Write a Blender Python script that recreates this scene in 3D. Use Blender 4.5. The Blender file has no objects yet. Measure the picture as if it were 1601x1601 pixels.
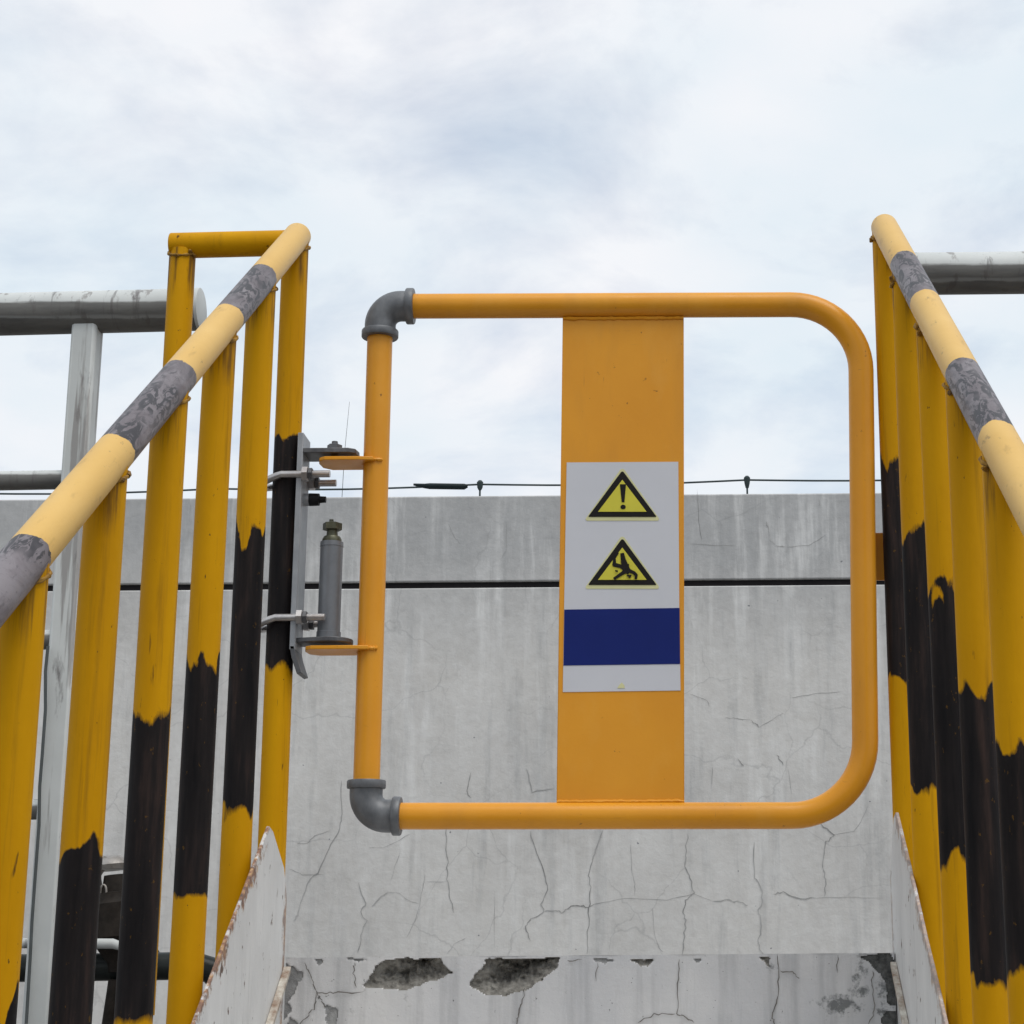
import bpy, bmesh, math, random
import numpy as np
from mathutils import Vector, Matrix, noise as mnoise
random.seed(7)
sc = bpy.context.scene

# ------------------------------------------------------------------ camera
F, PX, PY = 2890.0, 1040.0, 800.0          # focal length and principal point in photo pixels (the photo is a crop)
PIT, ROLL = math.atan(702 / 2890.0), math.radians(0.45)
fw = np.array([0, math.cos(PIT), math.sin(PIT)])
up0 = np.array([0, -math.sin(PIT), math.cos(PIT)]); r0 = np.array([1.0, 0, 0])
rt = r0 * math.cos(ROLL) - up0 * math.sin(ROLL); up = up0 * math.cos(ROLL) + r0 * math.sin(ROLL)
def at(x, y, Y):
    v = fw * F + rt * (x - PX) - up * (y - PY)
    return Vector(v * Y / v[1])
cd = bpy.data.cameras.new('camera'); cam = bpy.data.objects.new('camera', cd)
sc.collection.objects.link(cam); sc.camera = cam
cd.sensor_width = 36; cd.lens = F / 1601 * 36
cd.shift_x = -(PX - 800.5) / 1601; cd.shift_y = (PY - 800.5) / 1601
cd.clip_end = 2000; cd.clip_start = 0.02
cam.matrix_world = Matrix(((rt[0], up[0], -fw[0], 0), (rt[1], up[1], -fw[1], 0), (rt[2], up[2], -fw[2], 0), (0, 0, 0, 1)))

# ------------------------------------------------------------------ sky, sun, exposure
SUN_DIR = Vector((0.30, -0.40, 1.12)).normalized()     # towards the sun: behind the camera, to the right
w = bpy.data.worlds.new('World'); sc.world = w; w.use_nodes = True
nt = w.node_tree; nt.nodes.clear()
def N(t, **k):
    n = nt.nodes.new(t)
    for a, b in k.items(): setattr(n, a, b)
    return n
L = lambda a, b: nt.links.new(a, b)
sky = N('ShaderNodeTexSky', sky_type='NISHITA', sun_disc=False)
sky.sun_elevation = math.asin(SUN_DIR.z); sky.sun_rotation = math.atan2(SUN_DIR.x, SUN_DIR.y)
sky.air_density = 1.0; sky.dust_density = 1.0
skm = N('ShaderNodeVectorMath', operation='SCALE'); skm.inputs['Scale'].default_value = 0.13; L(sky.outputs[0], skm.inputs[0])
tc = N('ShaderNodeTexCoord'); sep = N('ShaderNodeSeparateXYZ'); L(tc.outputs['Generated'], sep.inputs[0])
zz = N('ShaderNodeMath', operation='MAXIMUM'); zz.inputs[1].default_value = 0.0; L(sep.outputs['Z'], zz.inputs[0])
za = N('ShaderNodeMath', operation='ADD'); za.inputs[1].default_value = 0.30; L(zz.outputs[0], za.inputs[0])
dv = N('ShaderNodeVectorMath', operation='DIVIDE'); L(tc.outputs['Generated'], dv.inputs[0])
cb = N('ShaderNodeCombineXYZ'); L(za.outputs[0], cb.inputs[0]); L(za.outputs[0], cb.inputs[1]); cb.inputs[2].default_value = 1e3
L(cb.outputs[0], dv.inputs[1])
n1 = N('ShaderNodeTexNoise'); n1.inputs['Scale'].default_value = 4.6; n1.inputs['Detail'].default_value = 9; n1.inputs['Roughness'].default_value = 0.58
n1.inputs['Distortion'].default_value = 0.25
mp = N('ShaderNodeMapping'); mp.inputs['Location'].default_value = (3.7, 1.3, 0.0); L(dv.outputs[0], mp.inputs[0]); L(mp.outputs[0], n1.inputs[0])
cov = N('ShaderNodeValToRGB'); cov.color_ramp.elements[0].position = 0.29; cov.color_ramp.elements[0].color = (0.60, 0.60, 0.60, 1)
cov.color_ramp.elements[1].position = 0.55; cov.color_ramp.elements[1].color = (1, 1, 1, 1); L(n1.outputs[0], cov.inputs[0])
n2 = N('ShaderNodeTexNoise'); n2.inputs['Scale'].default_value = 3.4; n2.inputs['Detail'].default_value = 7; n2.inputs['Roughness'].default_value = 0.5
mp2 = N('ShaderNodeMapping'); mp2.inputs['Location'].default_value = (-2.1, 5.3, 1.0); L(dv.outputs[0], mp2.inputs[0]); L(mp2.outputs[0], n2.inputs[0])
cl = N('ShaderNodeValToRGB'); cl.color_ramp.elements[0].position = 0.32; cl.color_ramp.elements[0].color = (0.650, 0.735, 0.800, 1)
cl.color_ramp.elements[1].position = 0.66; cl.color_ramp.elements[1].color = (0.800, 0.810, 0.840, 1); L(n2.outputs[0], cl.inputs[0])
mx = N('ShaderNodeMix', data_type='RGBA'); L(cov.outputs[0], mx.inputs[0]); L(skm.outputs[0], mx.inputs[6]); L(cl.outputs[0], mx.inputs[7])
bg = N('ShaderNodeBackground'); bg.inputs[1].default_value = 1.0; L(mx.outputs[2], bg.inputs[0])
wo = N('ShaderNodeOutputWorld'); L(bg.outputs[0], wo.inputs[0])
sd = bpy.data.lights.new('sun', 'SUN'); sd.energy = 1.65; sd.angle = math.radians(35); sd.color = (1.0, 0.97, 0.92)
so = bpy.data.objects.new('sun', sd); sc.collection.objects.link(so)
so.rotation_euler = SUN_DIR.to_track_quat('Z', 'Y').to_euler(); so.location = SUN_DIR * 30
vs = sc.view_settings; vs.view_transform = 'Standard'; vs.look = 'None'; vs.exposure = 0.20; vs.gamma = 1.0; vs.use_curve_mapping = False

# ------------------------------------------------------------------ materials
class M:
    def __init__(s, name):
        s.m = bpy.data.materials.new(name); s.m.use_nodes = True; s.t = s.m.node_tree
        s.b = s.t.nodes['Principled BSDF']; s.out = s.t.nodes['Material Output']
    def n(s, t, **k):
        x = s.t.nodes.new(t)
        for a, b in k.items(): setattr(x, a, b)
        return x
    def l(s, a, b): s.t.links.new(a, b)
    def val(s, sock, v):
        if isinstance(v, (int, float)): sock.default_value = v
        elif isinstance(v, tuple): sock.default_value = v + (1,) if len(v) == 3 and len(sock.default_value) == 4 else v
        else: s.l(v, sock)
    def math(s, op, a, b=0.0, c=None):
        x = s.n('ShaderNodeMath', operation=op); s.val(x.inputs[0], a); s.val(x.inputs[1], b)
        if c is not None: s.val(x.inputs[2], c)
        return x.outputs[0]
    def mix(s, f, a, b, mode='MIX'):
        x = s.n('ShaderNodeMix', data_type='RGBA', blend_type=mode); s.val(x.inputs[0], f); s.val(x.inputs[6], a); s.val(x.inputs[7], b)
        return x.outputs[2]
    def obj(s): return s.n('ShaderNodeTexCoord').outputs['Object']
    def pos(s): return s.n('ShaderNodeNewGeometry').outputs['Position']
    def rnd(s, k=60.0): return s.math('MULTIPLY', s.n('ShaderNodeObjectInfo').outputs['Random'], k)
    def noise(s, co, scale=(1, 1, 1), sc=1.0, det=5, rough=0.55, w=None, dist=0.0, loc=(0, 0, 0)):
        mp = s.n('ShaderNodeMapping'); mp.inputs['Scale'].default_value = scale; mp.inputs['Location'].default_value = loc; s.l(co, mp.inputs[0])
        x = s.n('ShaderNodeTexNoise', noise_dimensions='4D' if w is not None else '3D')
        s.l(mp.outputs[0], x.inputs['Vector']); x.inputs['Scale'].default_value = sc; x.inputs['Detail'].default_value = det
        x.inputs['Roughness'].default_value = rough; x.inputs['Distortion'].default_value = dist
        if w is not None: s.val(x.inputs['W'], w)
        return x.outputs[0]
    def ramp(s, f, *stops, const=False):
        x = s.n('ShaderNodeValToRGB'); r = x.color_ramp
        if const: r.interpolation = 'CONSTANT'
        while len(r.elements) < len(stops): r.elements.new(0.5)
        for e, (p, c) in zip(r.elements, stops):
            e.position = p; e.color = (c, c, c, 1) if isinstance(c, (int, float)) else tuple(c) + (1,)
        s.l(f, x.inputs[0]); return x.outputs[0]
    def bump(s, h, st=0.3, d=0.002):
        x = s.n('ShaderNodeBump'); x.inputs['Strength'].default_value = st; x.inputs['Distance'].default_value = d
        s.l(h, x.inputs['Height']); s.l(x.outputs[0], s.b.inputs['Normal'])
    def fin(s, col, rough=0.5, metal=0.0, spec=None):
        s.val(s.b.inputs['Base Color'], col); s.val(s.b.inputs['Roughness'], rough); s.val(s.b.inputs['Metallic'], metal)
        if spec is not None: s.b.inputs['Specular IOR Level'].default_value = spec
        return s.m

YEL = (0.60, 0.29, 0.006); BLK = (0.012, 0.011, 0.012)
def black_paint(m, co, w):
    n = m.noise(co, (55, 55, 5), 1.0, 6, 0.62, w)
    c = m.ramp(n, (0.30, (0.006, 0.006, 0.007)), (0.52, (0.017, 0.014, 0.014)), (0.74, (0.052, 0.033, 0.028)))
    return c
def m_post():
    m = M('yellow black post paint'); co = m.obj(); w = m.rnd()
    z = m.n('ShaderNodeSeparateXYZ'); m.l(co, z.inputs[0]); z = z.outputs['Z']
    big = m.noise(co, (34, 34, 12), 1.0, 1, 0.4, w, 0.7)
    fing = m.noise(co, (170, 170, 60), 1.0, 4, 0.6, w, 0.4)
    j = m.math('ADD', m.math('MULTIPLY', m.math('SUBTRACT', big, 0.5), m.math('ADD', m.math('MULTIPLY', m.n('ShaderNodeObjectInfo').outputs['Random'], 0.14), 0.04)), m.math('MULTIPLY', m.math('SUBTRACT', fing, 0.5), 0.022))
    zj = m.math('ADD', z, j)
    at_ = lambda nm: m.n('ShaderNodeAttribute', attribute_type='OBJECT', attribute_name=nm).outputs['Fac']
    soft = lambda v: m.ramp(m.math('ADD', m.math('MULTIPLY', v, 110.0), 0.5), (0.1, 0.0), (0.9, 1.0))
    below = soft(m.math('SUBTRACT', at_('band_top'), zj))
    zj2 = m.math('ADD', z, m.math('MULTIPLY', j, 0.6))
    above = soft(m.math('SUBTRACT', zj2, at_('band_bottom')))
    band = m.math('MULTIPLY', below, above)
    tone = m.noise(co, (14, 14, 2.0), 1.0, 6, 0.6, w)
    yel = m.mix(m.ramp(tone, (0.3, 0.0), (0.72, 1.0)), (0.49, 0.228, 0.002), (0.64, 0.318, 0.003))
    streak = m.noise(co, (70, 70, 3.0), 1.0, 7, 0.66, w, loc=(3, 1, 0))
    yel = m.mix(m.math('MULTIPLY', m.ramp(streak, (0.55, 0.0), (0.72, 1.0)), 0.5), yel, (0.17, 0.080, 0.010))
    spk = m.noise(co, (1, 1, 0.6), 150, 3, 0.6, w)
    yel = m.mix(m.ramp(spk, (0.70, 0.0), (0.75, 1.0)), yel, (0.05, 0.028, 0.015))
    mk = m.noise(co, (100, 100, 13), 1.0, 4, 0.6, w, 0.3, (6, 6, 6))
    yel = m.mix(m.math('MULTIPLY', m.ramp(mk, (0.67, 0.0), (0.73, 1.0)), 0.85), yel, (0.075, 0.035, 0.012))
    rustz = m.math('MULTIPLY', m.ramp(m.math('ADD', m.math('MULTIPLY', z, 6.0), 1.35), (0.80, 0.0), (1.0, 1.0)), m.ramp(streak, (0.48, 0.0), (0.60, 1.0)))
    yel = m.mix(m.math('MULTIPLY', rustz, 0.75), yel, (0.09, 0.045, 0.018))
    blk = black_paint(m, co, w)
    blk = m.mix(m.math('MULTIPLY', m.ramp(spk, (0.66, 0.0), (0.70, 1.0)), 0.35), blk, (0.20, 0.10, 0.01))
    col = m.mix(band, yel, blk)
    m.bump(m.math('ADD', m.math('MULTIPLY', band, 0.5), m.math('ADD', m.math('MULTIPLY', streak, 0.6), m.noise(co, (1, 1, 1), 60, 3))), 0.35, 0.0012)
    return m.fin(col, m.ramp(tone, (0.3, 0.42), (0.7, 0.60)), spec=0.07)
def m_rail(bounds, length):
    # bounds: distances from the upper end where the painted bands change
    m = M('yellow black handrail paint'); co = m.obj()
    sp = m.n('ShaderNodeSeparateXYZ'); m.l(co, sp.inputs[0]); z = sp.outputs['Z']
    e = m.noise(co, (1, 1, 1), 55, 4, 0.6)
    t = m.math('DIVIDE', m.math('ADD', z, m.math('MULTIPLY', m.math('SUBTRACT', e, 0.5), 0.022)), length)
    st = [(0.0, 0.0)] + [(b / length, float(i % 2 == 0)) for i, b in enumerate(bounds)]
    band = m.ramp(t, *st, const=True)
    tone = m.noise(co, (8, 8, 5), 1.0, 6, 0.6)
    yel = m.mix(m.ramp(tone, (0.32, 0.0), (0.7, 1.0)), (0.62, 0.375, 0.095), (0.70, 0.45, 0.145))
    g = m.noise(co, (60, 60, 16), 1.0, 7, 0.65, loc=(1, 4, 2))
    yel = m.mix(m.math('MULTIPLY', m.ramp(g, (0.60, 0.0), (0.78, 1.0)), 0.40), yel, (0.20, 0.11, 0.03))
    hd = m.noise(co, (45, 45, 30), 1.0, 6, 0.68, loc=(9, 9, 1))
    yel = m.mix(m.math('MULTIPLY', m.ramp(hd, (0.62, 0.0), (0.66, 1.0)), 0.55), yel, (0.24, 0.15, 0.06))
    wear = m.noise(co, (24, 24, 12), 1.0, 8, 0.68, loc=(7, 2, 0), dist=0.8)
    blk = m.mix(m.ramp(wear, (0.42, 0.0), (0.60, 1.0)), (0.120, 0.100, 0.108), (0.200, 0.178, 0.188))
    scr = m.noise(co, (75, 75, 26), 1.0, 5, 0.6, dist=1.6, loc=(0, 0, 9))
    patch = m.noise(co, (14, 14, 10), 1.0, 3, 0.5, loc=(5, 5, 5))
    sm = m.math('MULTIPLY', m.ramp(scr, (0.48, 0.0), (0.53, 1.0)), m.ramp(patch, (0.38, 0.0), (0.50, 1.0)))
    blk = m.mix(m.math('MULTIPLY', sm, 0.92), blk, (0.022, 0.020, 0.024))
    fine = m.noise(co, (1, 1, 0.6), 190, 3, 0.6)
    blk = m.mix(m.math('MULTIPLY', m.ramp(fine, (0.58, 0.0), (0.70, 1.0)), 0.6), blk, (0.06, 0.055, 0.06))
    m.bump(m.math('ADD', scr, m.noise(co, (1, 1, 1), 70, 4)), 0.22, 0.001)
    return m.fin(m.mix(band, yel, blk), m.mix(band, (0.48,) * 3, (0.42,) * 3), spec=0.3)
def m_orange():
    m = M('orange gate enamel'); co = m.pos()
    t = m.noise(co, (1, 1, 1), 6, 5, 0.55)
    c = m.mix(m.ramp(t, (0.3, 0.0), (0.7, 1.0)), (0.66, 0.270, 0.014), (0.72, 0.308, 0.018))
    s = m.noise(co, (1, 1, 1), 75, 3, 0.6)
    blotch = m.noise(co, (1, 1, 1), 9, 2)
    c = m.mix(m.math('MULTIPLY', m.ramp(s, (0.70, 0.0), (0.75, 1.0)), m.ramp(blotch, (0.45, 0.0), (0.6, 1.0))), c, (0.20, 0.075, 0.012))
    d = m.noise(co, (5, 5, 1.2), 3, 6, 0.6, loc=(2, 2, 2))
    c = m.mix(m.math('MULTIPLY', m.ramp(d, (0.52, 0.0), (0.75, 1.0)), 0.22), c, (0.36, 0.16, 0.03))
    fade = m.noise(co, (1, 1, 0.5), 14, 5, 0.6, loc=(7, 0, 2))
    c = m.mix(m.math('MULTIPLY', m.ramp(fade, (0.52, 0.0), (0.75, 1.0)), 0.22), c, (0.74, 0.40, 0.09))
    sc1 = m.noise(co, (150, 150, 9), 1.0, 3, 0.6, dist=0.4, loc=(2, 0, 5)); sc2 = m.noise(co, (9, 90, 160), 1.0, 3, 0.6, dist=0.4, loc=(0, 3, 5))
    scu = m.math('MULTIPLY', m.math('MAXIMUM', m.ramp(sc1, (0.70, 0.0), (0.74, 1.0)), m.ramp(sc2, (0.70, 0.0), (0.74, 1.0))), m.ramp(blotch, (0.42, 0.0), (0.6, 1.0)))
    c = m.mix(m.math('MULTIPLY', scu, 0.55), c, (0.22, 0.10, 0.03))
    m.bump(m.math('ADD', m.noise(co, (1, 1, 1), 160, 3), m.math('MULTIPLY', fade, 1.5)), 0.14, 0.0010)
    return m.fin(c, m.ramp(fade, (0.3, 0.28), (0.7, 0.50)), spec=0.28)
def m_galv(name, c0, c1, rough=0.5, metal=0.35, sc_=40):
    m = M(name); co = m.pos()
    t = m.noise(co, (1, 1, 0.7), sc_, 6, 0.65)
    c = m.mix(m.ramp(t, (0.34, 0.0), (0.68, 1.0)), c0, c1)
    m.bump(m.noise(co, (1, 1, 1), 220, 3), 0.15, 0.0006)
    return m.fin(c, rough, metal)
def m_plain(name, c, rough=0.5, var=0.15, sc_=30, metal=0.0, spec=0.12):
    m = M(name); co = m.pos(); t = m.noise(co, (1, 1, 1), sc_, 5, 0.6)
    lo = tuple(x * (1 - var) for x in c); hi = tuple(min(1, x * (1 + var)) for x in c)
    return m.fin(m.mix(m.ramp(t, (0.3, 0.0), (0.7, 1.0)), lo, hi), rough, metal, spec)
def m_wall():
    m = M('weathered wall plaster'); co = m.pos()
    a = m.noise(co, (1, 1, 0.8), 1.4, 7, 0.6)
    c = m.mix(m.ramp(a, (0.3, 0.0), (0.7, 1.0)), (0.545, 0.527, 0.505), (0.675, 0.655, 0.625))
    zs = m.n('ShaderNodeSeparateXYZ'); m.l(co, zs.inputs[0])
    # wet soot staining of the top course
    top = m.math('ADD', zs.outputs['Z'], m.math('MULTIPLY', m.math('SUBTRACT', a, 0.5), 0.7))
    c = m.mix(m.math('MULTIPLY', m.ramp(m.math('SUBTRACT', top, 0.9), (0.10, 0.0), (0.60, 1.0)), 0.85), c, (0.385, 0.385, 0.385))
    # pale lime runs
    st = m.noise(co, (17, 1, 1.5), 1.0, 6, 0.62, loc=(0.4, 0, 0))
    brk = m.noise(co, (3, 1, 2.6), 1.0, 4, 0.6, loc=(4, 0, 1))
    lime = m.math('MULTIPLY', m.ramp(st, (0.50, 0.0), (0.66, 1.0)), m.ramp(brk, (0.38, 0.0), (0.58, 1.0)))
    zr = m.ramp(m.math('MULTIPLY', m.math('ADD', zs.outputs['Z'], 0.3), 0.5), (0.10, 0.12), (0.40, 1.0))
    c = m.mix(m.math('MULTIPLY', m.math('MULTIPLY', lime, zr), 0.60), c, (0.79, 0.78, 0.76))
    dk = m.noise(co, (22, 1, 2.0), 1.0, 6, 0.62, loc=(9, 0, 3))
    c = m.mix(m.math('MULTIPLY', m.ramp(dk, (0.52, 0.0), (0.72, 1.0)), 0.42), c, (0.33, 0.335, 0.335))
    # hairline craze
    wq = m.n('ShaderNodeVectorMath', operation='ADD'); m.l(co, wq.inputs[0])
    wn = m.n('ShaderNodeTexNoise'); m.l(co, wn.inputs[0]); wn.inputs['Scale'].default_value = 4.5; wn.inputs['Detail'].default_value = 5
    ws = m.n('ShaderNodeVectorMath', operation='SCALE'); ws.inputs['Scale'].default_value = 0.20; m.l(wn.outputs['Color'], ws.inputs[0]); m.l(ws.outputs[0], wq.inputs[1])
    vo = m.n('ShaderNodeTexVoronoi', feature='DISTANCE_TO_EDGE'); vo.inputs['Scale'].default_value = 3.1; m.l(wq.outputs[0], vo.inputs['Vector'])
    msk = m.noise(co, (1, 1, 1), 2.6, 3, 0.5, loc=(5, 5, 5))
    cr = m.math('MULTIPLY', m.ramp(vo.outputs['Distance'], (0.0, 1.0), (0.010, 0.0)), m.ramp(msk, (0.42, 0.0), (0.58, 1.0)))
    c = m.mix(m.math('MULTIPLY', cr, 0.28), c, (0.24, 0.24, 0.24))
    sp = m.noise(co, (1, 1, 1), 42, 2, 0.5)
    c = m.mix(m.ramp(sp, (0.745, 0.0), (0.77, 1.0)), c, (0.22, 0.22, 0.23))
    f = m.noise(co, (1, 1, 1), 26, 6, 0.7)
    c = m.mix(0.24, c, f, 'OVERLAY')
    mo = m.noise(co, (6, 1, 4), 1.0, 7, 0.7, loc=(2, 0, 7))
    c = m.mix(0.20, c, mo, 'OVERLAY')
    m.bump(m.math('ADD', m.noise(co, (1, 1, 1), 9, 8, 0.65), m.math('MULTIPLY', f, 0.5)), 0.25, 0.012)
    return m.fin(c, 0.9, spec=0.2)
def m_landing():
    m = M('painted landing concrete'); co = m.pos()
    a = m.noise(co, (6, 6, 3), 1.0, 6, 0.6)
    c = m.mix(m.ramp(a, (0.3, 0.0), (0.7, 1.0)), (0.46, 0.46, 0.47), (0.60, 0.59, 0.58))
    st = m.noise(co, (26, 5, 2.0), 1.0, 6, 0.6)
    c = m.mix(m.math('MULTIPLY', m.ramp(st, (0.50, 0.0), (0.68, 1.0)), 0.50), c, (0.25, 0.25, 0.255))
    g = m.noise(co, (9, 5, 9), 1.0, 7, 0.7, loc=(3, 3, 3))
    xs = m.n('ShaderNodeSeparateXYZ'); m.l(co, xs.inputs[0])
    rightw = m.ramp(m.math('ADD', xs.outputs['X'], m.math('MULTIPLY', m.math('SUBTRACT', g, 0.5), 0.3)), (0.20, 0.0), (0.36, 1.0))
    g2 = m.math('ADD', g, m.math('MULTIPLY', rightw, 0.16))
    c = m.mix(m.math('MULTIPLY', m.ramp(g2, (0.63, 0.0), (0.70, 1.0)), 0.85), c, (0.11, 0.115, 0.115))
    sp = m.noise(co, (1, 1, 1), 130, 3, 0.6)
    c = m.mix(m.ramp(sp, (0.70, 0.0), (0.74, 1.0)), c, (0.12, 0.12, 0.12))
    m.bump(m.noise(co, (1, 1, 1), 60, 8, 0.7), 0.3, 0.004)
    return m.fin(c, 0.85, spec=0.25)
def m_rough_conc(name, c0, c1):
    m = M(name); co = m.pos(); a = m.noise(co, (1, 1, 1), 70, 8, 0.7)
    c = m.mix(m.ramp(a, (0.32, 0.0), (0.68, 1.0)), c0, c1)
    m.bump(a, 0.8, 0.006); return m.fin(c, 0.95, spec=0.1)
def m_stringer(EDGE0, YE, kr=0.9):
    m = M('peeling white steel paint'); co = m.pos()
    s = m.n('ShaderNodeSeparateXYZ'); m.l(co, s.inputs[0])
    a = m.noise(co, (6, 9, 4), 1.0, 7, 0.65)
    c = m.mix(m.ramp(a, (0.3, 0.0), (0.7, 1.0)), (0.56, 0.555, 0.545), (0.70, 0.695, 0.68))
    st = m.noise(co, (5, 45, 5), 1.0, 6, 0.65, loc=(1, 2, 3))
    c = m.mix(m.math('MULTIPLY', m.ramp(st, (0.54, 0.0), (0.72, 1.0)), 0.45), c, (0.33, 0.33, 0.32))
    # corrosion creeping in from the sheared upper edge and the end
    e = m.math('SUBTRACT', m.math('MULTIPLY', s.outputs['Y'], 0.688), s.outputs['Z'])      # 0 at the edge line, grows inward
    nz = m.noise(co, (1, 1, 1), 26, 8, 0.72)
    ed = m.math('SUBTRACT', e, EDGE0)
    ed = m.math('ADD', ed, m.math('MULTIPLY', m.math('SUBTRACT', nz, 0.5), -0.19))
    k1 = m.ramp(ed, (0.004, 1.0), (0.020, 0.0))
    ye = m.math('ADD', m.math('SUBTRACT', YE, s.outputs['Y']), m.math('MULTIPLY', m.math('SUBTRACT', nz, 0.5), -0.10))
    k2 = m.ramp(ye, (0.0, 0.8), (0.012, 0.0))
    k = m.math('MAXIMUM', k1, k2)
    n3 = m.noise(co, (1, 1, 1), 90, 4, 0.6)
    rust = m.ramp(n3, (0.30, (0.05, 0.022, 0.013)), (0.50, (0.22, 0.085, 0.030)), (0.68, (0.50, 0.30, 0.12)))
    c = m.mix(m.math('MULTIPLY', k, kr), c, rust)
    ch = m.noise(co, (1, 1, 0.6), 48, 5, 0.62, loc=(8, 1, 1))
    c = m.mix(m.ramp(ch, (0.65, 0.0), (0.675, 1.0)), c, (0.13, 0.085, 0.065))
    m.bump(m.math('ADD', nz, ch), 0.35, 0.002)
    return m.fin(c, 0.6, spec=0.35)
def m_white_pipe():
    m = M('chalky white pipe paint'); co = m.pos()
    a = m.noise(co, (5, 5, 5), 1.0, 6, 0.6)
    c = m.mix(m.ramp(a, (0.3, 0.0), (0.7, 1.0)), (0.47, 0.485, 0.475), (0.60, 0.615, 0.60))
    s = m.noise(co, (30, 30, 6), 1.0, 7, 0.66)
    c = m.mix(m.math('MULTIPLY', m.ramp(s, (0.60, 0.0), (0.70, 1.0)), 0.8), c, (0.10, 0.085, 0.085))
    pe = m.noise(co, (28, 28, 1.6), 1.0, 6, 0.6, loc=(2, 6, 0))
    c = m.mix(m.math('MULTIPLY', m.ramp(pe, (0.57, 0.0), (0.62, 1.0)), 0.65), c, (0.19, 0.17, 0.16))
    # lengthwise dirt runs and underside shade painted on the level pipes, by local height
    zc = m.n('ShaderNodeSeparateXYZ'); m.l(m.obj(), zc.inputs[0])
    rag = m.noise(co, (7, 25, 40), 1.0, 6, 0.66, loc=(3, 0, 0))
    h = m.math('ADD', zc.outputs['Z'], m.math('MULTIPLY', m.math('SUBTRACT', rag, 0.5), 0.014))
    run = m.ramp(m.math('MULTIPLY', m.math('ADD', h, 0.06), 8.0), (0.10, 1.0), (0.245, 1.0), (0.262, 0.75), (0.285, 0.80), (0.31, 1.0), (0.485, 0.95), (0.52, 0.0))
    lev = m.n('ShaderNodeAttribute', attribute_type='OBJECT', attribute_name='mildew_shade').outputs['Fac']
    mil_shade = m.mix(m.ramp(rag, (0.35, 0.0), (0.65, 1.0)), (0.055, 0.050, 0.046), (0.12, 0.112, 0.10))
    c = m.mix(m.math('MULTIPLY', m.math('MULTIPLY', run, lev), 0.9), c, mil_shade)
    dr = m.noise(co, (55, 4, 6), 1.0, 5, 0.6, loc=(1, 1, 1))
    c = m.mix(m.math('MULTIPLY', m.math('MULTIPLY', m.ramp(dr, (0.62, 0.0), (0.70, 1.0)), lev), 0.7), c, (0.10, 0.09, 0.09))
    m.bump(s, 0.2, 0.001)
    return m.fin(c, 0.58, spec=0.3)
def m_ground():
    m = M('asphalt yard'); co = m.pos()
    a = m.noise(co, (1, 1, 1), 0.8, 6, 0.6); b = m.noise(co, (1, 1, 1), 90, 4, 0.7)
    c = m.mix(m.ramp(a, (0.3, 0.0), (0.7, 1.0)), (0.055, 0.054, 0.052), (0.085, 0.082, 0.078))
    c = m.mix(m.math('MULTIPLY', m.ramp(b, (0.45, 0.0), (0.75, 1.0)), 0.5), c, (0.14, 0.135, 0.13))
    m.bump(b, 0.5, 0.004); return m.fin(c, 0.92)

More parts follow.
